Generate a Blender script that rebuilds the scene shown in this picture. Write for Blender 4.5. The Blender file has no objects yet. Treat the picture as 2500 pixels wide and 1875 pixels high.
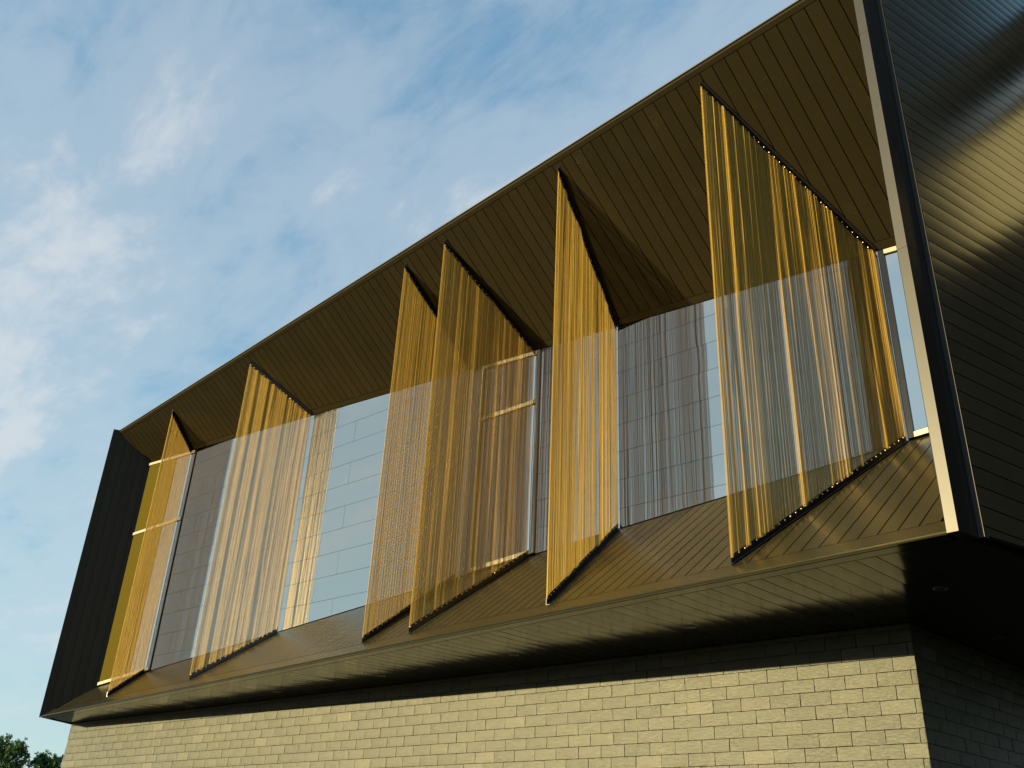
import bpy, math, random
import numpy as np
from mathutils import Matrix, Vector

scene = bpy.context.scene
COL = scene.collection

# ------------------------------------------------------------------ camera, sky, sun, exposure
EYE = 1.6
cam_data = bpy.data.cameras.new("camera")
cam = bpy.data.objects.new("camera", cam_data)
COL.objects.link(cam)
cam_data.sensor_width = 36.0
cam_data.lens = 33.377
cam_data.clip_start = 0.05
cam_data.clip_end = 6000.0
RIGHT = Vector((0.69735226, 0.7154417, 0.04293021))
UP = Vector((0.30360705, -0.34912688, 0.88652873))
BACK = Vector((0.64924771, -0.60518889, -0.46067756))
cam.matrix_world = Matrix(((RIGHT.x, UP.x, BACK.x, 0.0), (RIGHT.y, UP.y, BACK.y, 0.0),
                           (RIGHT.z, UP.z, BACK.z, EYE), (0, 0, 0, 1)))
scene.camera = cam

SUN_EL = math.radians(7.2)
SUN_AZ = math.radians(199.2)                 # clockwise from +Y
SUN_DIR = Vector((math.sin(SUN_AZ) * math.cos(SUN_EL), math.cos(SUN_AZ) * math.cos(SUN_EL), math.sin(SUN_EL)))

world = bpy.data.worlds.new("World")
scene.world = world
world.use_nodes = True
wt = world.node_tree
wt.nodes.clear()


class NT:
    """Small helper to write node trees."""
    def __init__(self, tree):
        self.t = tree

    def n(self, kind, **kw):
        nd = self.t.nodes.new(kind)
        for k, v in kw.items():
            if k.startswith("i_"):
                nd.inputs[k[2:].replace("_", " ")].default_value = v
            elif k.startswith("x_"):
                nd.inputs[int(k[2:])].default_value = v
            else:
                setattr(nd, k, v)
        return nd

    def l(self, a, b):
        self.t.links.new(a, b)

    def math(self, op, a, b=None, c=None, clamp=False):
        nd = self.t.nodes.new("ShaderNodeMath")
        nd.operation = op
        nd.use_clamp = clamp
        for i, v in enumerate((a, b, c)):
            if v is None:
                continue
            if isinstance(v, (int, float)):
                nd.inputs[i].default_value = v
            else:
                self.t.links.new(v, nd.inputs[i])
        return nd.outputs[0]

    def ramp(self, fac, stops, interp="LINEAR"):
        nd = self.t.nodes.new("ShaderNodeValToRGB")
        cr = nd.color_ramp
        cr.interpolation = interp
        while len(cr.elements) < len(stops):
            cr.elements.new(0.5)
        for e, (p, c) in zip(cr.elements, stops):
            e.position = p
            e.color = (*c, 1) if len(c) == 3 else c
        self.t.links.new(fac, nd.inputs[0])
        return nd.outputs[0]

    def mix(self, fac, a, b, blend="MIX"):
        nd = self.t.nodes.new("ShaderNodeMix")
        nd.data_type = "RGBA"
        nd.blend_type = blend
        for sock, v in ((nd.inputs[0], fac), (nd.inputs[6], a), (nd.inputs[7], b)):
            if isinstance(v, (int, float)):
                sock.default_value = v
            elif isinstance(v, tuple):
                sock.default_value = (*v, 1) if len(v) == 3 else v
            else:
                self.t.links.new(v, sock)
        return nd.outputs[2]


w = NT(wt)
SKY_STRENGTH = 0.15
CL_ROT, CL_LOC = 80.0, (3.0, 1.4, 0.0)
sky = w.n("ShaderNodeTexSky", sky_type="NISHITA", sun_disc=False)
sky.sun_elevation = SUN_EL
sky.sun_rotation = SUN_AZ
sky.altitude = 100.0
sky.air_density = 1.0
sky.dust_density = 0.15
sky.ozone_density = 1.6
tc = w.n("ShaderNodeTexCoord")
sep = w.n("ShaderNodeSeparateXYZ")
w.l(tc.outputs["Generated"], sep.inputs[0])
zz = w.math("MAXIMUM", sep.outputs[2], 0.0)
den = w.math("ADD", zz, 0.16)
px = w.math("DIVIDE", sep.outputs[0], den)
py = w.math("DIVIDE", sep.outputs[1], den)
comb = w.n("ShaderNodeCombineXYZ")
w.l(px, comb.inputs[0]); w.l(py, comb.inputs[1])
mp = w.n("ShaderNodeMapping")
mp.inputs["Rotation"].default_value = (0, 0, math.radians(CL_ROT))
mp.inputs["Scale"].default_value = (1.0, 2.1, 1.0)
mp.inputs["Location"].default_value = CL_LOC
w.l(comb.outputs[0], mp.inputs[0])
n_big = w.n("ShaderNodeTexNoise", i_Scale=0.75, i_Detail=2.0, i_Roughness=0.45, i_Distortion=0.3)
n_mid = w.n("ShaderNodeTexNoise", i_Scale=2.4, i_Detail=10.0, i_Roughness=0.60, i_Distortion=0.35)
n_fine = w.n("ShaderNodeTexNoise", i_Scale=7.0, i_Detail=8.0, i_Roughness=0.62, i_Distortion=0.5)
for nd in (n_big, n_mid, n_fine):
    w.l(mp.outputs[0], nd.inputs["Vector"])
cl = w.math("ADD", w.math("MULTIPLY", n_big.outputs[0], 0.55),
            w.math("ADD", w.math("MULTIPLY", n_mid.outputs[0], 0.42), w.math("MULTIPLY", n_fine.outputs[0], 0.19)))
veil = w.ramp(cl, [(0.455, (0, 0, 0)), (0.605, (0.46,) * 3), (0.72, (1.0,) * 3)], "EASE")
cloud_fade = w.math("MULTIPLY", w.math("MULTIPLY", veil, 0.74),
                    w.math("MULTIPLY", w.math("ADD", sep.outputs[2], 0.0), 5.0, clamp=True))
CLOUD = (2.25, 2.32, 2.38)
tint = w.mix(1.0, sky.outputs[0], (0.74, 1.12, 1.42), 'MULTIPLY')
lo = w.n("ShaderNodeVectorMath", operation="MULTIPLY_ADD")      # soft shoulder: the hazy horizon is little brighter than the zenith
w.l(tint, lo.inputs[0]); lo.inputs[1].default_value = (0.46,) * 3; lo.inputs[2].default_value = (1.0,) * 3
hi = w.n("ShaderNodeVectorMath", operation="SCALE"); hi.inputs["Scale"].default_value = 1.62
w.l(tint, hi.inputs[0])
dv = w.n("ShaderNodeVectorMath", operation="DIVIDE")
w.l(hi.outputs[0], dv.inputs[0]); w.l(lo.outputs[0], dv.inputs[1])
skyc = w.mix(cloud_fade, dv.outputs[0], CLOUD)
bg = w.n("ShaderNodeBackground", i_Strength=SKY_STRENGTH)
w.l(skyc, bg.inputs[0])
out = w.n("ShaderNodeOutputWorld")
w.l(bg.outputs[0], out.inputs[0])

sun_data = bpy.data.lights.new("sun", "SUN")
sun_data.energy = 4.6
sun_data.color = (1.0, 0.79, 0.40)
sun_data.angle = math.radians(0.5)
sun = bpy.data.objects.new("sun", sun_data)
COL.objects.link(sun)
sun.location = (-20, -40, 20)
sun.rotation_euler = SUN_DIR.to_track_quat("Z", "Y").to_euler()

vs = scene.view_settings
vs.view_transform = "Standard"
vs.look = "None"
vs.gamma = 1.0
vs.exposure = 1.15
vs.use_curve_mapping = False
scene.render.engine = "CYCLES"
scene.cycles.use_denoising = True
scene.cycles.sample_clamp_indirect = 1.5
scene.cycles.max_bounces = 10
scene.cycles.glossy_bounces = 6
scene.cycles.caustics_reflective = False
scene.cycles.caustics_refractive = False

# ------------------------------------------------------------------ helpers
rng = random.Random(7)
X0 = -29.72                                  # left edge of the picture-frame front
UND = 5.057                                  # height of the underside
MS = 0.094                                   # the recessed wall is turned by this slope


def y_mirror(x): return 13.957 + MS * x
def y_stone(x): return 13.935 + MS * x
def z_soffit(y): return 13.945 - 0.797 * (y - 10.16)
def z_sill(y): return 5.06 + 0.79 * (y - 10.0)
def x_side(y): return -3.697 + 0.1856 * (y - 10.0)


def mesh_obj(name, verts, faces, mat, parent=None, smooth=None):
    me = bpy.data.meshes.new(name)
    me.from_pydata([tuple(v) for v in verts], [], faces)
    if smooth is not None:
        for p in me.polygons:
            p.use_smooth = smooth if isinstance(smooth, bool) else (p.index in smooth)
    me.update()
    if mat:
        me.materials.append(mat)
    return link(name, me, parent)


def link(name, me, parent=None):
    o = bpy.data.objects.new(name, me)
    COL.objects.link(o)
    if parent:
        o.parent = parent
        o.matrix_parent_inverse = parent.matrix_world.inverted()
    return o


def empty(name, loc, label, cat, group=None):
    o = bpy.data.objects.new(name, None)
    COL.objects.link(o)
    o.location = loc
    o.matrix_world = Matrix.Translation(loc)
    o.empty_display_size = 0.3
    tag(o, label, cat, group)
    return o


def tag(o, label, cat, group=None):
    o["label"] = label
    o["category"] = cat
    if group:
        o["group"] = group


def prism(poly, vec):
    """Closed prism: polygon extruded by vec."""
    n = len(poly)
    a = [Vector(p) for p in poly]
    b = [p + Vector(vec) for p in a]
    faces = [list(range(n))[::-1], list(range(n, 2 * n))]
    for i in range(n):
        j = (i + 1) % n
        faces.append([i, j, n + j, n + i])
    return a + b, faces


def board(name, a0, a1, b0, b1, nrm, mat, parent, thick=0.028, bow=0.0016, seg=4):
    """A long board: edge a0->a1 and edge b0->b1, face towards nrm, very slightly bowed across its width."""
    a0, a1, b0, b1, nrm = (Vector(v) for v in (a0, a1, b0, b1, nrm))
    V, F, S = [], [], set()
    for i in range(seg + 1):
        t = i / seg
        h = nrm * (bow * (1 - (2 * t - 1) ** 2))
        V += [a0.lerp(b0, t) + h, a1.lerp(b1, t) + h]
    for i in range(seg):
        S.add(len(F))
        F.append([2 * i, 2 * i + 1, 2 * i + 3, 2 * i + 2])
    k = len(V)
    q = [a0, a1, b1, b0]
    V += q + [p - nrm * thick for p in q]
    for i in range(4):
        j = (i + 1) % 4
        F.append([k + i, k + j, k + 4 + j, k + 4 + i])
    F.append([k + 4, k + 5, k + 6, k + 7])
    o = mesh_obj(name, V, F, mat, parent, S)
    o.data.materials.append(M_BACK)                    # board sides painted black for the shade deep in each joint
    for p in o.data.polygons:
        if p.index >= seg:
            p.material_index = 1
    return o


def box(name, lo, hi, mat, parent=None):
    (x0, y0, z0), (x1, y1, z1) = lo, hi
    v, f = prism([(x0, y0, z0), (x1, y0, z0), (x1, y1, z0), (x0, y1, z0)], (0, 0, z1 - z0))
    return mesh_obj(name, v, f, mat, parent)


# ------------------------------------------------------------------ materials
def new_mat(name):
    m = bpy.data.materials.new(name)
    m.use_nodes = True
    t = NT(m.node_tree)
    b = m.node_tree.nodes["Principled BSDF"]
    return m, t, b


def metal(name, col, rough, metallic=0.75, var=0.12, bump=0.02, bump_scale=3.0, speck=0.0, spec=0.5):
    m, t, b = new_mat(name)
    oi = t.n("ShaderNodeObjectInfo")
    geo = t.n("ShaderNodeNewGeometry")
    off = t.n("ShaderNodeVectorMath", operation="SCALE")
    off.inputs[0].default_value = (37.0, 19.0, 53.0)
    t.l(oi.outputs["Random"], off.inputs["Scale"])
    add = t.n("ShaderNodeVectorMath", operation="ADD")
    t.l(geo.outputs["Position"], add.inputs[0]); t.l(off.outputs[0], add.inputs[1])
    n1 = t.n("ShaderNodeTexNoise", i_Scale=bump_scale, i_Detail=4.0, i_Roughness=0.55)
    t.l(add.outputs[0], n1.inputs["Vector"])
    val = t.math("ADD", t.math("MULTIPLY", t.math("SUBTRACT", oi.outputs["Random"], 0.5), var * 1.6),
                 t.math("MULTIPLY", t.math("SUBTRACT", n1.outputs[0], 0.5), var))
    val = t.math("ADD", val, 1.0)
    sc = t.n("ShaderNodeVectorMath", operation="SCALE")
    sc.inputs[0].default_value = col
    t.l(val, sc.inputs["Scale"])
    colr = sc.outputs[0]
    if speck:
        n2 = t.n("ShaderNodeTexNoise", i_Scale=38.0, i_Detail=3.0, i_Roughness=0.7)
        t.l(geo.outputs["Position"], n2.inputs["Vector"])
        n3 = t.n("ShaderNodeTexNoise", i_Scale=1.3, i_Detail=2.0)
        t.l(add.outputs[0], n3.inputs["Vector"])
        f = t.ramp(t.math("MULTIPLY", n2.outputs[0], t.math("ADD", n3.outputs[0], 0.55)),
                   [(0.70, (0, 0, 0)), (0.80, (1, 1, 1))])
        colr = t.mix(t.math("MULTIPLY", f, speck), colr, (0.34, 0.30, 0.2))
    t.l(colr, b.inputs["Base Color"])
    b.inputs["Metallic"].default_value = metallic
    b.inputs["Specular IOR Level"].default_value = spec
    rr = t.math("ADD", t.math("MULTIPLY", t.math("SUBTRACT", n1.outputs[0], 0.5), 0.10), rough)
    t.l(rr, b.inputs["Roughness"])
    bp = t.n("ShaderNodeBump", i_Strength=bump, i_Distance=0.05)
    t.l(n1.outputs[0], bp.inputs["Height"])
    t.l(bp.outputs[0], b.inputs["Normal"])
    return m


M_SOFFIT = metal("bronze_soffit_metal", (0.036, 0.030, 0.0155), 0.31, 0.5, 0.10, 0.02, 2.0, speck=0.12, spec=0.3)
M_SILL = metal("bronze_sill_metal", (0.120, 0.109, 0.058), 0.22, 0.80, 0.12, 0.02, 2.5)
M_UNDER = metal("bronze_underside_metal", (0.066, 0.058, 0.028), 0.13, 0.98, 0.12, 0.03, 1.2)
M_SIDE = metal("dark_side_cladding_metal", (0.24, 0.242, 0.20), 0.21, 0.95, 0.08, 0.02, 1.0)
M_FRAME = metal("grey_frame_metal", (0.062, 0.062, 0.059), 0.44, 0.8, 0.04, 0.005, 1.0)
M_REVEAL = metal("black_reveal_metal", (0.012, 0.011, 0.008), 0.30, 0.5, 0.2, 0.01, 1.0, spec=0.2)
M_RAIL = metal("black_rail_steel", (0.02, 0.021, 0.026), 0.32, 0.5, 0.1, 0.005, 2.0)
M_FRAMESHADE = metal("frame_metal_shade_tone", (0.030, 0.031, 0.034), 0.22, 0.7, 0.04, 0.005, 1.0)  # same metal as the frame front, darkened in colour for its shaded faces
M_STUD = metal("brass_stud", (0.80, 0.62, 0.28), 0.28, 0.9, 0.1, 0.0, 1.0)
M_WIN = metal("pale_window_frame_metal", (0.36, 0.335, 0.27), 0.42, 0.2, 0.04, 0.0, 1.0)
M_TRIMLIGHT = metal("light_drip_edge_metal", (0.16, 0.16, 0.15), 0.35, 0.6, 0.05, 0.0, 1.0)
M_LAMPRING = metal("lamp_ring_metal", (0.09, 0.085, 0.07), 0.35, 0.6, 0.05, 0.0, 1.0)


def plain(name, col, rough=0.8, spec=0.3):
    m, t, b = new_mat(name)
    n = t.n("ShaderNodeTexNoise", i_Scale=3.0, i_Detail=4.0)
    c = t.mix(n.outputs[0], tuple(v * 0.85 for v in col), tuple(v * 1.15 for v in col))
    t.l(c, b.inputs["Base Color"])
    b.inputs["Roughness"].default_value = rough
    b.inputs["Specular IOR Level"].default_value = spec
    return m


M_BACK = plain("black_joint_backing", (0.004, 0.0038, 0.0035), 0.9, 0.05)
M_GROUND = plain("dry_grass_ground", (0.05, 0.049, 0.028), 0.95, 0.1)
M_BARK = plain("pine_bark", (0.07, 0.05, 0.035), 0.9, 0.2)
M_LENS = plain("lamp_lens_dark", (0.05, 0.05, 0.045), 0.25, 0.5)


def mirror_mat():
    m, t, b = new_mat("polished_steel_mirror")
    oi = t.n("ShaderNodeObjectInfo")
    geo = t.n("ShaderNodeNewGeometry")
    off = t.n("ShaderNodeVectorMath", operation="SCALE")
    off.inputs[0].default_value = (17.0, 29.0, 43.0)
    t.l(oi.outputs["Random"], off.inputs["Scale"])
    add = t.n("ShaderNodeVectorMath", operation="ADD")
    t.l(geo.outputs["Position"], add.inputs[0]); t.l(off.outputs[0], add.inputs[1])
    n1 = t.n("ShaderNodeTexNoise", i_Scale=0.9, i_Detail=2.0, i_Roughness=0.4)
    t.l(add.outputs[0], n1.inputs["Vector"])
    b.inputs["Base Color"].default_value = (0.55, 0.54, 0.495, 1)
    b.inputs["Metallic"].default_value = 1.0
    b.inputs["Roughness"].default_value = 0.035
    bp = t.n("ShaderNodeBump", i_Strength=0.05, i_Distance=0.05)
    t.l(n1.outputs[0], bp.inputs["Height"])
    t.l(bp.outputs[0], b.inputs["Normal"])
    return m


M_MIRROR = mirror_mat()


def glass_mat():
    m, t, b = new_mat("dark_reflective_glass")
    geo = t.n("ShaderNodeNewGeometry")
    n1 = t.n("ShaderNodeTexNoise", i_Scale=0.6, i_Detail=1.0)
    t.l(geo.outputs["Position"], n1.inputs["Vector"])
    b.inputs["Base Color"].default_value = (0.64, 0.65, 0.62, 1)
    b.inputs["Metallic"].default_value = 1.0
    b.inputs["Roughness"].default_value = 0.02
    bp = t.n("ShaderNodeBump", i_Strength=0.02, i_Distance=0.05)
    t.l(n1.outputs[0], bp.inputs["Height"])
    t.l(bp.outputs[0], b.inputs["Normal"])
    return m


M_GLASS = glass_mat()


def gold_mat():
    m, t, b = new_mat("gold_wire")
    geo = t.n("ShaderNodeNewGeometry")
    n1 = t.n("ShaderNodeTexNoise", i_Scale=5.0, i_Detail=3.0)
    t.l(geo.outputs["Position"], n1.inputs["Vector"])
    c = t.mix(n1.outputs[0], (0.50, 0.325, 0.048), (0.62, 0.42, 0.072))
    t.l(c, b.inputs["Base Color"])
    b.inputs["Metallic"].default_value = 0.10
    b.inputs["Roughness"].default_value = 0.38
    return m


M_GOLD = gold_mat()


def stone_mat():
    m, t, b = new_mat("grey_green_slate")
    oi = t.n("ShaderNodeObjectInfo")
    geo = t.n("ShaderNodeNewGeometry")
    r = t.math("FRACT", t.math("ADD", oi.outputs["Random"], geo.outputs["Random Per Island"]))
    off = t.n("ShaderNodeVectorMath", operation="SCALE")
    off.inputs[0].default_value = (61.0, 23.0, 31.0)
    t.l(r, off.inputs["Scale"])
    add = t.n("ShaderNodeVectorMath", operation="ADD")
    t.l(geo.outputs["Position"], add.inputs[0]); t.l(off.outputs[0], add.inputs[1])
    mpv = t.n("ShaderNodeMapping")
    mpv.inputs["Scale"].default_value = (1.0, 1.0, 2.2)
    t.l(add.outputs[0], mpv.inputs[0])
    n1 = t.n("ShaderNodeTexNoise", i_Scale=5.0, i_Detail=6.0, i_Roughness=0.6, i_Distortion=0.6)
    n2 = t.n("ShaderNodeTexNoise", i_Scale=16.0, i_Detail=8.0, i_Roughness=0.72, i_Distortion=1.2)
    t.l(mpv.outputs[0], n1.inputs["Vector"]); t.l(mpv.outputs[0], n2.inputs["Vector"])
    base = t.ramp(r, [(0.0, (0.036, 0.046, 0.033)), (0.30, (0.050, 0.060, 0.043)), (0.75, (0.062, 0.072, 0.051)),
                      (0.93, (0.073, 0.081, 0.058)), (1.0, (0.108, 0.112, 0.084))])
    c = t.mix(t.math("MULTIPLY", n1.outputs[0], 0.45), base, (0.038, 0.039, 0.026))
    veins = t.ramp(n2.outputs[0], [(0.62, (0, 0, 0)), (0.74, (1, 1, 1))])
    c = t.mix(t.math("MULTIPLY", veins, 0.30), c, (0.16, 0.165, 0.125))
    nw = t.n("ShaderNodeTexNoise", i_Scale=0.7, i_Detail=5.0, i_Roughness=0.6)
    t.l(geo.outputs["Position"], nw.inputs["Vector"])
    c = t.mix(t.math("MULTIPLY", nw.outputs[0], 0.55), c, (0.055, 0.060, 0.042))
    t.l(c, b.inputs["Base Color"])
    b.inputs["Roughness"].default_value = 0.48
    b.inputs["Specular IOR Level"].default_value = 0.5
    bp = t.n("ShaderNodeBump", i_Strength=0.55, i_Distance=0.015)
    t.l(n2.outputs[0], bp.inputs["Height"])
    t.l(bp.outputs[0], b.inputs["Normal"])
    return m


M_STONE = stone_mat()


def leaf_mat():
    m, t, b = new_mat("pine_needles")
    geo = t.n("ShaderNodeNewGeometry")
    c = t.ramp(geo.outputs["Random Per Island"], [(0, (0.020, 0.07, 0.018)), (0.6, (0.055, 0.15, 0.03)), (1, (0.09, 0.19, 0.04))])
    t.l(c, b.inputs["Base Color"])
    b.inputs["Roughness"].default_value = 0.6
    return m


M_LEAF = leaf_mat()

# ------------------------------------------------------------------ ground
gv, gf = prism([(-2500, -2500, -0.5), (2500, -2500, -0.5), (2500, 2500, -0.5), (-2500, 2500, -0.5)], (0, 0, 0.5))
ground = mesh_obj("ground", gv, gf, M_GROUND)
ground["kind"] = "structure"

# ------------------------------------------------------------------ the building
BLD = empty("gallery_building", (-17.0, 13.0, 0.0),
            "dark bronze cantilevered gallery building with mirrored recess above a slate wall", "building")

# --- soffit (sloping down and inwards from the roof edge)
N_SOF = Vector((0, -0.797, -1)).normalized()
BW, GAP = 0.2485, 0.016


def sof(x, y): return Vector((x, y, z_soffit(y)))


def y_in(x, inset):
    """How far back a board at x may run: to the mirror wall, or to the splayed end reveals."""
    y = y_mirror(x) - inset
    y = min(y, 10.0 + (x - X0) / 0.496 - 0.02)
    if x > -4.4:
        y = min(y, 10.0 + (-3.80 - x) / 0.17)
    return y


bx0, bx1 = -29.62, -3.84
soffit = mesh_obj("soffit", *prism([sof(-29.6, 10.18) - N_SOF * 0.03, sof(-3.84, 10.18) - N_SOF * 0.03,
                                    sof(-4.5, y_mirror(-4.5)) - N_SOF * 0.03,
                                    sof(-29.1, y_mirror(-29.1)) - N_SOF * 0.03], -N_SOF * 0.04), M_BACK, BLD)
k0 = math.floor((bx0 + 9.652) / BW)
k1 = math.ceil((bx1 + 9.652) / BW)
for k in range(k0, k1):
    xa = max(-9.652 + k * BW + GAP / 2, bx0)
    xb = min(-9.652 + (k + 1) * BW - GAP / 2, bx1)
    ya, yb = y_in(xa, 0.125), y_in(xb, 0.125)
    if xb - xa < 0.03 or min(ya, yb) < 10.26:
        continue
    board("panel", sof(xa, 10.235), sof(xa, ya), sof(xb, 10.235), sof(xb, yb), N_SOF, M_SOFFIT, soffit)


def strip(name, pts, nrm, mat, parent, thick=0.02):
    """pts: quad outline on a plane, front face towards nrm."""
    v, f = prism(pts, tuple(-Vector(nrm) * thick))
    return mesh_obj(name, v, f, mat, parent)


for i in range(7):
    xa = -29.55 + i * 3.675
    xb = min(xa + 3.672, -3.86)
    strip("edge_trim", [sof(xa, 10.16), sof(xb, 10.16), sof(xb, 10.226), sof(xa, 10.226)], N_SOF, M_SOFFIT, soffit)
for i in range(6):
    xa = -29.05 + i * 4.08
    xb = min(xa + 4.077, -4.5)
    strip("head_trim", [sof(xa, y_mirror(xa) - 0.117) - N_SOF * .004, sof(xb, y_mirror(xb) - 0.117) - N_SOF * .004,
                        sof(xb, y_mirror(xb) - 0.004) - N_SOF * .004, sof(xa, y_mirror(xa) - 0.004) - N_SOF * .004],
          N_SOF, M_SOFFIT, soffit)

# --- roof
zr = z_soffit(10.16)
roof = mesh_obj("roof", *prism([(-29.58, 10.165, zr + 0.003), (-3.86, 10.165, zr + 0.003), (-1.0, 24.6, zr + 0.003), (-36.0, 24.6, zr + 0.003)], (0, 0, 0.05)),
                M_SOFFIT, BLD)
drip = mesh_obj("drip_edge", *prism([(-29.58, 10.135, zr + 0.056), (-3.86, 10.135, zr + 0.056), (-3.86, 10.30, zr + 0.056), (-29.58, 10.30, zr + 0.056)], (0, 0, 0.022)),
                M_TRIMLIGHT, roof)

# --- sill (sloping up and inwards from the nose)
N_SIL = Vector((0, -0.79, 1)).normalized()


def sil(x, y): return Vector((x, y, z_sill(y)))


sill = mesh_obj("sill", *prism([sil(-29.66, 10.06) - N_SIL * 0.03, sil(-3.84, 10.06) - N_SIL * 0.03,
                                sil(-4.5, y_mirror(-4.5)) - N_SIL * 0.03,
                                sil(-29.1, y_mirror(-29.1)) - N_SIL * 0.03], -N_SIL * 0.04), M_BACK, BLD)
for k in range(-100, 30):
    xa = -5.2263 + k * 0.2487 + 0.009
    xb = xa + 0.2487 - 0.018
    xa, xb = max(xa, -29.66), min(xb, bx1)
    if xb - xa < 0.03:
        continue
    ya, yb = y_in(xa, 0.07), y_in(xb, 0.07)
    if min(ya, yb) < 10.34:
        continue
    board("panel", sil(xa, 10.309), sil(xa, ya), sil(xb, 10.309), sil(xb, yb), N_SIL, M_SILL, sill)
for i in range(7):
    xa = X0 + 0.02 + i * 3.72
    xb = min(xa + 3.717, -3.825)
    xai = max(xa, X0 + 0.16)
    strip("nose_trim", [sil(xa, 10.0), sil(xb, 10.0), sil(xb, 10.300), sil(xai, 10.300)], N_SIL, M_SILL, sill)
for i in range(6):
    xa = -29.02 + i * 4.08
    xb = min(xa + 4.077, -4.5)
    strip("foot_trim", [sil(xa, y_mirror(xa) - 0.062) - N_SIL * .004, sil(xb, y_mirror(xb) - 0.062) - N_SIL * .004,
                        sil(xb, y_mirror(xb) - 0.018) - N_SIL * .004, sil(xa, y_mirror(xa) - 0.018) - N_SIL * .004],
          N_SIL, M_SILL, sill)

# --- underside
N_DN = Vector((0, 0, -1))


def x_left(y): return X0 - 0.624 * (y - 10.0)


underside = mesh_obj("underside", *prism([(X0 + 0.1, 10.13, UND + 0.022), (-3.70, 10.13, UND + 0.022), (-0.2, 24.0, UND + 0.022), (-38.4, 24.0, UND + 0.022)],
                                         (0, 0, 0.04)), M_BACK, BLD)


def und(x, y): return Vector((x, y, UND))


def y_und(x):
    if x > -5.83:
        return 19.0
    return y_stone(x) + 0.02


def y_und0(x):
    y = 10.318
    if x < X0 + 0.35:
        y = max(y, 10.0 + (X0 + 0.25 - x) / 0.624 + 0.12)
    if x > -3.75:
        y = max(y, 10.0 + (x + 3.697) / 0.1856 + 0.25)
    return y


for k in range(-101, 17):
    xa = -5.2894 + k * 0.2535 + 0.005
    xb = xa + 0.2535 - 0.010
    if xa < -30.3:
        continue
    if xa < -5.83 < xb:
        yc_ = y_stone(-5.85) + 0.02
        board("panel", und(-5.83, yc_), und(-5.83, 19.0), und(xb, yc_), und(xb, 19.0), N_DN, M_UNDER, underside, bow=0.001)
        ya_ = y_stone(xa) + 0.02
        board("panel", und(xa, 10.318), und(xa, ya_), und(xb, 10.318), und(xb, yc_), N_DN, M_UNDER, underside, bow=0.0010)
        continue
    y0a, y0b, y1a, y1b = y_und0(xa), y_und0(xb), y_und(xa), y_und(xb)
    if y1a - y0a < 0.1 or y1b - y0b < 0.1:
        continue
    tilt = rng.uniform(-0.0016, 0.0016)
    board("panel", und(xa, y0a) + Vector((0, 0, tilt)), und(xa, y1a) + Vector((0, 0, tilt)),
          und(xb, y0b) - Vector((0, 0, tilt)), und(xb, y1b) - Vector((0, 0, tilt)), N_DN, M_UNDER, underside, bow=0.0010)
for i in range(7):
    xa = X0 + 0.02 + i * 3.72
    xb = min(xa + 3.717, -3.70)
    xai = max(xa, X0 + 0.10)
    strip("edge_trim", [und(xa, 10.002), und(xb, 10.002), und(xb, 10.302), und(xai - (0.2 if i == 0 else 0), 10.302)], N_DN, M_UNDER, underside)

# --- mirrored wall
MDIR = Vector((1, MS, 0)).normalized()
N_MIR = Vector((MS, -1, 0)).normalized()


def mir(x, z, out=0.0):
    return Vector((x, y_mirror(x), z)) + N_MIR * out


def head(x): return z_soffit(y_mirror(x)) - 0.012
def foot(x): return z_sill(y_mirror(x)) + 0.012


def clip_poly(poly, f):
    """Keep the part of a (x,z) polygon where f(x,z) >= 0 (f linear)."""
    outp = []
    for i, p in enumerate(poly):
        q = poly[(i + 1) % len(poly)]
        fp, fq = f(*p), f(*q)
        if fp >= 0:
            outp.append(p)
        if (fp >= 0) != (fq >= 0):
            t = fp / (fp - fq)
            outp.append((p[0] + (q[0] - p[0]) * t, p[1] + (q[1] - p[1]) * t))
    return outp


mirror_wall = mesh_obj("mirror_wall", *prism([mir(-29.3, 5.2, -0.03), mir(-4.0, 5.2, -0.03), mir(-4.0, 13.9, -0.03), mir(-29.3, 13.9, -0.03)],
                                             -N_MIR * 0.3), M_BACK, BLD)
PL, PH, PG = 2.2592, 0.5740, 0.007
for (wx0, wx1) in ((-26.35, -14.56), (-12.78, -5.47)):
    for r in range(-7, 8):
        z0 = 9.493 + r * PH + PG / 2
        z1 = z0 + PH - PG
        a = -18.84 if r % 2 else -8.32
        for k in range(-12, 12):
            xa = a + k * PL + PG / 2
            xb = xa + PL - PG
            xa, xb = max(xa, wx0), min(xb, wx1)
            if xb - xa < 0.02:
                continue
            poly = [(xa, z0), (xb, z0), (xb, z1), (xa, z1)]
            poly = clip_poly(poly, lambda x, z: head(x) - z)
            poly = clip_poly(poly, lambda x, z: z - foot(x))
            if len(poly) < 3:
                continue
            cx = sum(p[0] for p in poly) / len(poly); cz = sum(p[1] for p in poly) / len(poly)
            sx, sz = rng.uniform(-0.0012, 0.0012), rng.uniform(-0.0020, 0.0020)
            pts = [mir(x, z, sx * (x - cx) + sz * (z - cz)) for x, z in poly]
            v, f = prism(pts, tuple(-N_MIR * 0.022))
            mesh_obj("mirror_panel", v, f, M_MIRROR, mirror_wall)


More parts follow.
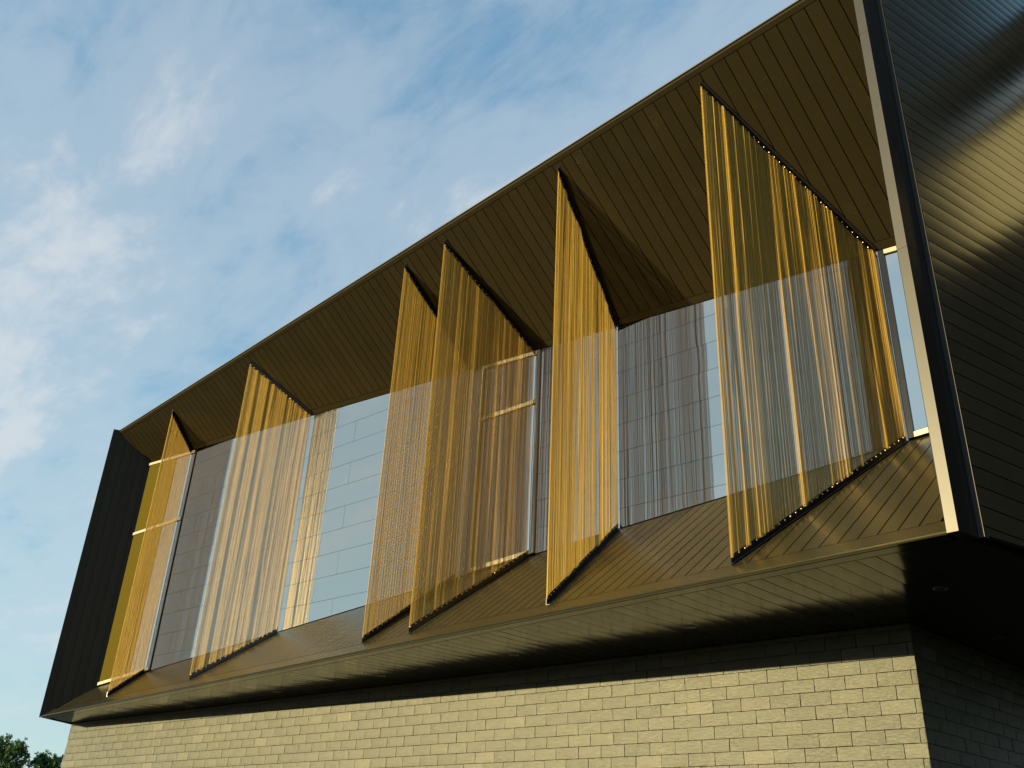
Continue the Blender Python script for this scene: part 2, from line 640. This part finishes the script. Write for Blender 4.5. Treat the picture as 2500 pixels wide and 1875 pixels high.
# --- windows
def window(x0, x1, trans, fw=0.085, right_jamb=True, jamb_mat=None):
    top = [(x0, head(x0) - 0.02), (x1, head(x1) - 0.02)]
    bot = [(x0, foot(x0) + 0.015), (x1, foot(x1) + 0.015)]
    wroot = None

    def bar(name, poly, out=0.035, dep=0.09, parent=None):
        v, f = prism([mir(x, z, out) for x, z in poly], tuple(-N_MIR * dep))
        return mesh_obj(name, v, f, M_WIN, parent or BLD)

    def lerp2(e, x):
        t = (x - x0) / (x1 - x0)
        return e[0][1] + (e[1][1] - e[0][1]) * t
    wroot = bar("window", [(x0, lerp2(bot, x0)), (x0 + fw, lerp2(bot, x0 + fw)), (x0 + fw, lerp2(top, x0 + fw)), (x0, lerp2(top, x0))])
    if right_jamb:
        bar("jamb", [(x1 - fw, lerp2(bot, x1 - fw)), (x1, lerp2(bot, x1)), (x1, lerp2(top, x1)), (x1 - fw, lerp2(top, x1 - fw))], parent=wroot)
    if jamb_mat:
        wroot.data.materials[0] = jamb_mat
    ia, ib = x0 + fw + 0.002, x1 - fw - 0.002
    bar("head_bar", [(ia, lerp2(top, ia) - fw), (ib, lerp2(top, ib) - fw), (ib, lerp2(top, ib)), (ia, lerp2(top, ia))], 0.033, parent=wroot)
    bar("sill_bar", [(ia, lerp2(bot, ia)), (ib, lerp2(bot, ib)), (ib, lerp2(bot, ib) + fw), (ia, lerp2(bot, ia) + fw)], 0.033, parent=wroot)
    zs = [None]
    if trans:
        bar("transom", [(ia, trans - fw / 2), (ib, trans - fw / 2), (ib, trans + fw / 2), (ia, trans + fw / 2)], 0.033, parent=wroot)
        panes = [([(ia, lerp2(bot, ia) + fw), (ib, lerp2(bot, ib) + fw), (ib, trans - fw / 2), (ia, trans - fw / 2)]),
                 ([(ia, trans + fw / 2), (ib, trans + fw / 2), (ib, lerp2(top, ib) - fw), (ia, lerp2(top, ia) - fw)])]
    else:
        panes = [[(ia, lerp2(bot, ia) + fw), (ib, lerp2(bot, ib) + fw), (ib, lerp2(top, ib) - fw), (ia, lerp2(top, ia) - fw)]]
    for p in panes:
        v, f = prism([mir(x, z, -0.004) for x, z in p], tuple(-N_MIR * 0.02))
        mesh_obj("pane", v, f, M_GLASS, wroot)
    return wroot


far_window = window(-29.25, -26.37, 10.66, 0.085, False)
M_OLIVE = metal("olive_reveal_reflection", (0.062, 0.048, 0.001), 0.55, 0.0, 0.05, 0.004, 1.0, spec=0.05)  # reflection of the end reveal, painted as an opaque olive sheet
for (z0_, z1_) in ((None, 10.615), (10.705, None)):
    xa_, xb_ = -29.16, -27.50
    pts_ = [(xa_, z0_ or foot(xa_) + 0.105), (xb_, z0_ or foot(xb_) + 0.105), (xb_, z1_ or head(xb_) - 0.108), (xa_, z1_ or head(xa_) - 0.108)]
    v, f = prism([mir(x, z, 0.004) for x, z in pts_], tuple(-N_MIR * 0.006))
    mesh_obj("reveal_reflection", v, f, M_OLIVE, far_window)
window(-14.53, -12.80, 10.615)
window(-5.45, -4.45, None, jamb_mat=M_FRAMESHADE)  # left jamb coloured darker for the shade on it

# --- splayed left end reveal: border strip and upright boards
RD = Vector((0.496, 1.0, 0)).normalized()
RN = Vector((1.0, -0.496, 0)).normalized()
R0 = Vector((X0, 10.0, 0))


def rev(s, z): 
    p = R0 + RD * s
    return Vector((p.x, p.y, z))


def rz0(s): return z_sill((R0 + RD * s).y) - 0.0
def rz1(s): return z_soffit((R0 + RD * s).y) + 0.02


reveal = mesh_obj("end_reveal", *prism([rev(0.0, UND) - RN * 0.025, rev(1.42, rz0(1.42) - .1) - RN * 0.025,
                                        rev(1.42, 13.9) - RN * 0.025, rev(0.0, 14.04) - RN * 0.025], -RN * 0.08), M_BACK, BLD)
strip("edge_trim", [rev(0, UND + 0.002), rev(0.215, rz0(0.215) - 0.02), rev(0.215, 14.05), rev(0, 14.05)], RN, M_REVEAL, reveal, 0.022)
s = 0.222
while s < 1.40:
    e = min(s + 0.243, 1.42)
    board("panel", rev(s, rz0(s)), rev(s, rz1(s)), rev(e, rz0(e)), rev(e, rz1(e)), RN, M_REVEAL, reveal)
    s = e + 0.007
# right end reveal (turned away from the viewer)
RR = [Vector((-3.835, 10.02, UND)), Vector((-4.42, 13.52, UND)), Vector((-4.42, 13.52, 14.0)), Vector((-3.835, 10.02, 14.0))]
mesh_obj("inner_cheek", *prism(RR, (0.04, 0.0066, 0)), M_REVEAL, BLD)

# --- outer end walls
ol = Vector((-0.53, 0.85, 0)).normalized()
a = Vector((X0, 10.0, UND)) + ol * 0.09; b_ = a + ol * 16
mesh_obj("outer_end_wall", *prism([a, b_, b_ + Vector((0, 0, 8.95)), a + Vector((0, 0, 8.95))], (0.05, 0.03, 0)), M_REVEAL, BLD)

# --- right corner frame: three lengths of folded metal
SV = Vector((0.1824, 0.9832, 0)).normalized()
SN = Vector((0.9832, -0.1824, 0)).normalized()
c0 = Vector((-3.697, 10.0, 0))
prof = [Vector((-3.822, 10.0, 0)), c0, c0 + SV * 0.368, c0 + SV * 0.372 + SN * 0.062, c0 + SV * 0.394 + SN * 0.062,
        c0 + SV * 0.394 - SN * 0.03, Vector((-3.822, 10.30, 0))]
for (za, zb) in ((UND - 0.002, 8.728), (8.732, 12.458), (12.462, 18.03)):
    fr = mesh_obj("corner_frame", *prism([p + Vector((0, 0, za)) for p in prof], (0, 0, zb - za)), M_FRAME, BLD)
    fr.data.materials.append(M_FRAMESHADE)  # shade on the return faces put into the colour
    for p in fr.data.polygons:
        if p.normal.x > 0.5 or abs(p.normal.z) > 0.5 or p.normal.x < -0.5:
            p.material_index = 1

# --- right side cladding, level boards
side = mesh_obj("side_wall", *prism([c0 + SV * 0.40 - SN * 0.03 + Vector((0, 0, UND)), c0 + SV * 15 - SN * 0.03 + Vector((0, 0, UND)),
                                     c0 + SV * 15 - SN * 0.03 + Vector((0, 0, 18.0)), c0 + SV * 0.40 - SN * 0.03 + Vector((0, 0, 18.0))],
                                    -SN * 0.05), M_BACK, BLD)
for k in range(-34, 22):
    za = 12.856 + k * 0.2385 + 0.007
    zb = za + 0.2385 - 0.014
    za, zb = max(za, UND + 0.03), min(zb, 18.0)
    if zb - za < 0.05:
        continue
    p, q = c0 + SV * 0.398, c0 + SV * 15
    board("panel", p + Vector((0, 0, za)), q + Vector((0, 0, za)), p + Vector((0, 0, zb)), q + Vector((0, 0, zb)), SN, M_SIDE, side, bow=0.0020)

# ------------------------------------------------------------------ the wing beside it (seen as a reflection in the side cladding)
WING = empty("side_wing", (10.0, 18.0, 0.0), "dark side wing with a pale upper storey and an added dark tower, reflected in the side cladding", "building")
M_PALE = plain("pale_render", (0.26, 0.245, 0.17), 0.7, 0.3)
box("lower_wall", (-1.9, 18.2, 0.0), (26.0, 30.0, 14.7), M_REVEAL, WING)
box("upper_wall", (-1.9, 18.3, 14.7), (26.0, 30.0, 17.4), M_PALE, WING)
box("added_dark_tower", (1.9, 17.6, 0.0), (9.0, 22.0, 28.0), M_REVEAL, WING)  # unseen tower, added to darken the cladding's reflection near the corner frame
box("rail", (-1.9, 18.15, 17.4), (26.0, 30.0, 17.62), M_REVEAL, WING)
box("window_band", (-1.9, 18.4, 17.62), (26.0, 30.0, 18.8), M_GLASS, WING)
box("roof", (-1.9, 17.9, 18.8), (26.5, 30.2, 19.5), M_REVEAL, WING)

# --- stone wall
SC = Vector((-5.85, y_stone(-5.85), 0))      # right-hand corner
N_ST = N_MIR
RW = Vector((0.02, 1.0, 0)).normalized()
N_RW = Vector((1.0, -0.02, 0)).normalized()
SL = Vector((-30.16, y_stone(-30.16), 0))
bk = 0.035
back_l, back_r = SL - N_ST * bk, SC - N_ST * bk - N_RW * bk
poly = [back_l, back_r, back_r + RW * 12, Vector((-32.0, 24.0, 0))]
stone_wall = mesh_obj("stone_wall", *prism([p for p in poly], (0, 0, UND - 0.002)), M_BACK, BLD)
SW, SH = 0.481, 0.1925


def stone_mesh(seed):
    r = random.Random(seed)
    nx, nz = 5, 3
    wd, hg = 1.0, 1.0
    V, F, S = [], [], set()
    for j in range(nz + 1):
        for i in range(nx + 1):
            u, v = i / nx, j / nz
            edge = i in (0, nx) or j in (0, nz)
            yy = r.uniform(-0.0016, 0.0016) + (0.0035 if edge else 0.0)
            jx = r.uniform(-0.006, 0.006) if (i in (0, nx)) else r.uniform(-.03, .03)
            jz = r.uniform(-0.010, 0.010) if (j in (0, nz)) else r.uniform(-.05, .05)
            V.append(((u - 0.5) * wd + jx, yy, (v - 0.5) * hg + jz))
    row = nx + 1
    for j in range(nz):
        for i in range(nx):
            F.append([j * row + i, j * row + i + 1, (j + 1) * row + i + 1, (j + 1) * row + i])
    k = len(V)
    for (x, z) in ((-.5, -.5), (.5, -.5), (.5, .5), (-.5, .5)):
        V.append((x * 0.99, 0.03, z * 0.99))
    bot = list(range(0, nx + 1)); top = [nz * row + i for i in range(nx + 1)]
    lft = [j * row for j in range(nz + 1)]; rgt = [j * row + nx for j in range(nz + 1)]
    F.append([k, k + 1] + bot[::-1]); F.append([k + 2, k + 3] + top)
    F.append([k + 3, k] + lft); F.append([k + 1, k + 2] + rgt[::-1])
    me = bpy.data.meshes.new("stone")
    me.from_pydata(V, [], F)
    me.materials.append(M_STONE)
    return me


STONES = [stone_mesh(100 + i) for i in range(10)]
CAMP = Vector((0, 0, EYE))
FPX = 33.377 / 36.0 * 1024


def project(p):
    d = p - CAMP
    z = -d.dot(BACK)
    if z < 0.1:
        return None
    return (512 + FPX * d.dot(RIGHT) / z, 384 - FPX * d.dot(UP) / z, z)


slots = []
for wall in (0, 1):
    org, dr, nn = (SC, -MDIR, N_ST) if wall == 0 else (SC, RW, N_RW)
    length = (SC - SL).length if wall == 0 else 11.0
    for r in range(-26, 11):
        z0 = 4.788 + (r - 9) * SH        # joint at 3.188+1.6
        z1 = min(z0 + SH, UND - 0.004)
        if z1 - z0 < 0.03 or z1 < 0.0:
            continue
        z0 = max(z0, 0.0)
        first = 0.083 if r % 2 == 0 else 0.318
        s0 = 0.0
        e = first if wall == 0 else first + 0.15
        while s0 < length - 0.02:
            e = min(e, length)
            slots.append((wall, s0, e, z0, z1))
            s0, e = e, e + SW + rng.uniform(-0.012, 0.012)
rec = []
for (wall, s0, e, z0, z1) in slots:
    org, dr, nn = (SC, -MDIR, N_ST) if wall == 0 else (SC, RW, N_RW)
    c = org + dr * ((s0 + e) / 2) + Vector((0, 0, (z0 + z1) / 2))
    area = 0.0
    pr = project(c)
    if pr and -25 < pr[0] < 1049 and -25 < pr[1] < 790:
        qa, qb = project(org + dr * s0 + Vector((0, 0, z0))), project(org + dr * e + Vector((0, 0, z1)))
        if qa and qb:
            area = abs(qa[0] - qb[0]) * abs(qa[1] - qb[1])
    rec.append((area, wall, s0, e, z0, z1, c))
order = sorted(range(len(rec)), key=lambda i: -rec[i][0])
single = set(order[:296])
SV_, SF_ = [], []
for i, (area, wall, s0, e, z0, z1, c) in enumerate(rec):
    dr, nn = (MDIR, N_ST) if wall == 0 else (RW, N_RW)
    me = STONES[rng.randrange(10)]
    jn = 0.0095
    wd, hg = (e - s0) - jn, (z1 - z0) - jn
    outw = rng.uniform(-0.0025, 0.0035)
    ty, tz = rng.uniform(-0.006, 0.006), rng.uniform(-0.010, 0.010)
    ydir = (-nn + dr * ty + Vector((0, 0, tz))).normalized()
    M = Matrix(((dr.x * wd, ydir.x, 0, c.x + nn.x * outw), (dr.y * wd, ydir.y, 0, c.y + nn.y * outw),
                (0, ydir.z, hg, c.z), (0, 0, 0, 1)))
    if i in single:
        o = bpy.data.objects.new("stone", me)
        COL.objects.link(o)
        o.parent = stone_wall
        o.matrix_parent_inverse = stone_wall.matrix_world.inverted()
        o.matrix_world = M
    else:
        k = len(SV_)
        SV_ += [M @ v.co for v in me.vertices]
        SF_ += [[k + j for j in p.vertices] for p in me.polygons]
so = mesh_obj("stone", SV_, SF_, M_STONE, stone_wall)
so["kind"] = "stuff"

# ------------------------------------------------------------------ recessed lamps in the underside
def lathe(profile, n, centre):
    V, F = [], []
    m = len(profile)
    for i in range(n):
        a_ = 2 * math.pi * i / n
        for (r, z) in profile:
            V.append((centre[0] + r * math.cos(a_), centre[1] + r * math.sin(a_), centre[2] + z))
    for i in range(n):
        j = (i + 1) % n
        for k in range(m - 1):
            F.append([i * m + k, j * m + k, j * m + k + 1, i * m + k + 1])
    return V, F


LAMPS = [(-27.38, 11.26, "round recessed lamp in the underside closest to the far end corner of the nose"),
         (-23.4, 11.38, "round recessed lamp in the dark underside, second one from the far end of the nose"),
         (-19.55, 11.50, "round recessed lamp in the dark underside below the back end of the blue railed curtain"),
         (-15.86, 11.62, "round recessed lamp in the underside below the two overlapping gold curtains"),
         (-12.2, 11.73, "round recessed lamp on the edge of the bright reflection below the bright yellow curtain"),
         (-8.52, 11.84, "round recessed lamp in the bright part of the underside nearest the stone corner"),
         (-4.78, 12.00, "pale recessed lamp in the black underside, just past the stone corner"),
         (-5.26, 14.98, "faint recessed lamp deep under the overhang beside the shaded stone return wall")]
for (lx, ly, lab) in LAMPS:
    root = empty("recessed_lamp", (lx, ly, UND), lab, "ceiling lamp", "recessed lamps in the underside")
    v, f = lathe([(0.062, 0.012), (0.066, -0.006), (0.092, -0.008), (0.096, -0.0005), (0.096, 0.012)], 20, (lx, ly, UND - 0.003))
    mesh_obj("ring", v, f, M_LAMPRING, root, True)
    v, f = lathe([(0.0, -0.0035), (0.060, -0.0035), (0.062, 0.0)], 20, (lx, ly, UND - 0.002))
    mesh_obj("lens", v, f, M_LENS, root)


# ------------------------------------------------------------------ gold wire curtains
def stud_mesh():
    v, f = lathe([(0.0, 0.013), (0.008, 0.0115), (0.0125, 0.006), (0.0135, 0.0)], 8, (0, 0, 0))
    me = bpy.data.meshes.new("stud")
    me.from_pydata(v, [], f)
    for p in me.polygons:
        p.use_smooth = True
    me.materials.append(M_STUD)
    return me


STUD = stud_mesh()


def curtain(F, B, seed, label, pleat=1.0, slack=1.0, full=1.17):
    r = np.random.RandomState(seed)
    F, B = np.array(F, float), np.array(B, float)
    L = np.linalg.norm(B - F)
    e = (B - F) / L
    nn = np.array([e[1], -e[0]])
    if nn @ (-F) < 0:
        nn = -nn
    root = empty("mesh_curtain", (*(F * 0.5 + B * 0.5), z_sill((F[1] + B[1]) / 2)), label, "metal curtain", "gold mesh curtains")
    RH = 0.125
    n3 = Vector((nn[0], nn[1], 0))

    def rail(name, zf, up):
        a, b = Vector((*F, 0)), Vector((*B, 0))
        a.z, b.z = zf(F[1]), zf(B[1])
        d = Vector((0, 0, RH if up else -RH))
        v, f = prism([a - n3 * .007, b - n3 * .007, b + d - n3 * .007, a + d - n3 * .007], tuple(n3 * 0.014))
        o = mesh_obj(name, v, f, M_RAIL, root)
        # small foot flange along the cladding
        d2 = Vector((0, 0, 0.012 if up else -0.012))
        v, f = prism([a + n3 * .0075, b + n3 * .0075, b + d2 + n3 * .0075, a + d2 + n3 * .0075], tuple(n3 * 0.05))
        mesh_obj("flange", v, f, M_RAIL, o)
        ns = int(L / 0.099)
        for i in range(ns + 1):
            t = (0.03 + i * (L - 0.06) / ns) / L
            p = a.lerp(b, t) + d * 0.74 + n3 * 0.0072
            so_ = bpy.data.objects.new("stud", STUD)
            COL.objects.link(so_)
            so_.parent = o
            q = n3.to_track_quat("Z", "Y").to_matrix().to_4x4()
            so_.matrix_world = Matrix.Translation(p) @ q
        return o

    rail("top_rail", lambda y: z_soffit(y) - 0.004, False)
    rail("bottom_rail", lambda y: z_sill(y) + 0.004, True)

    # wire fabric: zig-zag coils hung side by side, gathered into uneven pleats
    pitch, dz, rad = 0.0160, 0.0150, 0.0037
    nst = int(L * full / pitch)
    q0 = np.linspace(0.004, L - 0.004, nst)
    zmin, zmax = z_sill(F[1]) + 0.10, z_soffit(F[1]) - 0.105
    K = int((zmax - zmin) / dz)
    zk = zmin + np.arange(K) * dz
    vv = (zk - zmin) / (zmax - zmin)
    Q = np.repeat(q0[:, None], K, 1)
    A = np.zeros_like(Q); D = np.zeros_like(Q)
    npl = int(L * 34 * pleat)
    for i in range(npl):
        c = r.uniform(0, L); wd = r.choice([0.007, 0.010, 0.014, 0.020, 0.034]) * r.uniform(0.8, 1.3)
        h = wd * r.uniform(0.25, 0.6) * r.choice([-1, 1]); pl = r.uniform(0.0, 0.12)
        sl = r.normal(0, 0.045) * slack
        vc, vw = r.uniform(-0.1, 1.1), r.uniform(0.35, 1.2)
        cc = c + sl * (vv - 0.5) + 0.008 * slack * np.sin(vv * r.uniform(3, 9) + r.uniform(0, 6))
        amp = np.exp(-((vv - vc) / vw) ** 2)
        x = (Q - cc[None, :]) / wd
        g = np.exp(-x * x) * amp[None, :]
        D += h * g
        A += -pl * x * wd * g
    ph = r.uniform(0, 6)
    D += 0.0042 * np.sin(Q * 2 * np.pi / 0.060 + 1.6 * np.sin(Q * 7.0 + ph) + 0.7 * np.sin(vv[None, :] * 3 + ph))
    for i in range(5):
        D += 0.005 * r.uniform(0.3, 1) * np.sin(Q * r.uniform(2, 9) + r.uniform(0, 6) + vv[None, :] * r.uniform(-2, 2))
    A += r.normal(0, 0.0005, (nst, 1))
    # selvedge rolls at the two free edges
    D += 0.014 * np.exp(-(Q / 0.03) ** 2)
    taper = np.minimum(1, np.minimum(Q, L - Q) / 0.05 + 0.15)
    A *= taper
    sgn = np.where(np.arange(K) % 2 == 0, 1.0, -1.0)
    loc = np.ones_like(Q) * (pitch * 0.56)
    Uc = np.clip(Q + A + sgn[None, :] * loc, -0.004, L + 0.004)
    D = D + 0.0055 * sgn[None, :] * np.where(np.arange(nst) % 2 == 0, 1, -1)[:, None]
    PX = F[0] + e[0] * Uc + nn[0] * D
    PY = F[1] + e[1] * Uc + nn[1] * D
    PZ = np.repeat(zk[None, :], nst, 0) + r.uniform(-0.002, 0.002, (nst, 1))
    yc = F[1] + e[1] * np.clip(Q + A, 0, L)
    ok = (PZ > (5.06 + 0.79 * (yc - 10.0)) + 0.085) & (PZ < (13.945 - 0.797 * (yc - 10.16)) - 0.085)
    # triangular wire section, widened along the curtain to keep the slanted wire round
    rin = rad * 1.74
    ring = [(rin, 0.35 * rad), (-0.5 * rin, 1.05 * rad), (-0.5 * rin, -1.05 * rad)]
    P = np.zeros((nst, K, 3, 3), np.float32)
    for j, (du, dd) in enumerate(ring):
        P[:, :, j, 0] = PX + e[0] * du + nn[0] * dd
        P[:, :, j, 1] = PY + e[1] * du + nn[1] * dd
        P[:, :, j, 2] = PZ
    idx = np.arange(nst * K * 3).reshape(nst, K, 3)
    seg = ok[:, :-1] & ok[:, 1:]
    a, b = idx[:, :-1][seg], idx[:, 1:][seg]
    quads = []
    for j in range(3):
        j2 = (j + 1) % 3
        quads.append(np.stack([a[:, j], a[:, j2], b[:, j2], b[:, j]], 1))
    quads = np.concatenate(quads)
    used = np.unique(quads)
    remap = np.full(nst * K * 3, -1, np.int32)
    remap[used] = np.arange(len(used))
    quads = remap[quads]
    co = P.reshape(-1, 3)[used]
    me = bpy.data.meshes.new("wire_fabric")
    me.vertices.add(len(co)); me.vertices.foreach_set("co", co.ravel())
    nq = len(quads)
    me.loops.add(nq * 4); me.loops.foreach_set("vertex_index", quads.ravel().astype(np.int32))
    me.polygons.add(nq)
    me.polygons.foreach_set("loop_start", np.arange(nq, dtype=np.int32) * 4)
    me.polygons.foreach_set("use_smooth", np.ones(nq, bool))
    me.update(calc_edges=True)
    me.materials.append(M_GOLD)
    o = link("wire_fabric", me, root)
    return nq * 2


TRI = 0
TRI += curtain((-26.22, 10.38), (-26.68, 11.43), 11, "narrow gold mesh curtain in front of the cream framed window at the far end")
TRI += curtain((-21.60, 10.36), (-20.72, 11.95), 12, "gold mesh curtain with a blue grey rail, alone before the mirrored panels", 1.0, 1.3, 0.95)
TRI += curtain((-14.83, 10.33), (-14.86, 12.53), 13, "front one of the two overlapping gold mesh curtains")
TRI += curtain((-13.46, 10.34), (-12.96, 12.71), 14, "rear one of the two overlapping gold mesh curtains, covering the middle window")
TRI += curtain((-10.04, 10.29), (-10.80, 12.91), 15, "bright yellow gold mesh curtain casting a dark triangular shadow on the soffit", 1.2)
TRI += curtain((-6.74, 10.33), (-5.51, 13.41), 16, "widest gold mesh curtain, the sheer one beside the grey corner frame", 1.1, 1.6)


# ------------------------------------------------------------------ two pines beyond the far end
def pine(base, height, crown_r, crown_base, seed, label):
    r = random.Random(seed)
    root = empty("pine_tree", base, label, "tree", "pines behind the slate wall")
    V, F = [], []

    def limb(p0, p1, r0, r1, n=5):
        p0, p1 = Vector(p0), Vector(p1)
        ax = (p1 - p0).normalized()
        u = ax.orthogonal().normalized(); v_ = ax.cross(u)
        k = len(V)
        for p, rr in ((p0, r0), (p1, r1)):
            for i in range(n):
                an = 2 * math.pi * i / n
                V.append(p + (u * math.cos(an) + v_ * math.sin(an)) * rr)
        for i in range(n):
            j = (i + 1) % n
            F.append([k + i, k + j, k + n + j, k + n + i])

    b = Vector(base)
    pts = [b]
    steps = 9
    for i in range(1, steps + 1):
        pts.append(b + Vector((r.uniform(-.18, .18), r.uniform(-.18, .18), height * 0.97 * i / steps)))
    for i in range(steps):
        limb(pts[i], pts[i + 1], 0.22 * (1 - i / steps) + 0.03, 0.22 * (1 - (i + 1) / steps) + 0.03, 7)
    tufts = []
    nb = 84
    for i in range(nb):
        t = (i + 0.5) / nb
        z = crown_base + (height - crown_base) * t
        prof = math.sin(math.pi * min(1, (0.16 + 0.84 * (1 - t)) ** 0.8)) ** 0.6 * 0.9 + 0.12
        ln = crown_r * prof * r.uniform(0.55, 1.12)
        an = i * 2.399 + r.uniform(-.4, .4)
        f = z / height * steps
        i0 = min(int(f), steps - 1)
        p0 = pts[i0].lerp(pts[i0 + 1], f - i0)
        d = Vector((math.cos(an), math.sin(an), r.uniform(0.1, 0.55) + 0.5 * t))
        p1 = p0 + d.normalized() * ln
        mid = p0.lerp(p1, 0.55) + Vector((0, 0, -0.06 * ln))
        limb(p0, mid, 0.055, 0.035); limb(mid, p1, 0.035, 0.012)
        for j in range(9):
            s_ = r.uniform(0.4, 1.0)
            base_p = p0.lerp(mid, s_ / 0.55) if s_ < 0.55 else mid.lerp(p1, (s_ - 0.55) / 0.45)
            off = Vector((r.uniform(-1, 1), r.uniform(-1, 1), r.uniform(-0.4, 0.9))) * 0.42
            tip = base_p + off
            limb(base_p, tip, 0.014, 0.006, 3)
            tufts.append((tip, off.normalized()))
    mesh_obj("trunk", V, F, M_BARK, root, True)
    V2, F2 = [], []
    for (p, d) in tufts:
        rad = r.uniform(0.24, 0.42)
        for q in range(30):
            a_ = Vector((r.gauss(0, 1), r.gauss(0, 1), r.gauss(0, 1))).normalized()
            a_ = (a_ + d * 0.5).normalized()
            side_ = a_.orthogonal().normalized()
            side_.rotate(Matrix.Rotation(r.uniform(0, 6.28), 3, a_))
            k = len(V2)
            c = p + a_ * rad * 0.2
            wv = side_ * rad * 0.17
            V2 += [c - wv * 0.5, c + wv * 0.5, p + a_ * rad + wv * 0.7, p + a_ * rad * 1.15 - wv * 0.6]
            F2.append([k, k + 1, k + 2, k + 3])
    mesh_obj("crown", V2, F2, M_LEAF, root)
    return root


pine((-142.9, 45.6, 0), 13.9, 3.1, 6.5, 5, "taller open crowned pine at the lower left edge, branches showing")
pine((-141.2, 50.4, 0), 12.7, 2.6, 6.0, 9, "smaller dense round pine between the tall pine and the slate wall")
print("curtain triangles", TRI)
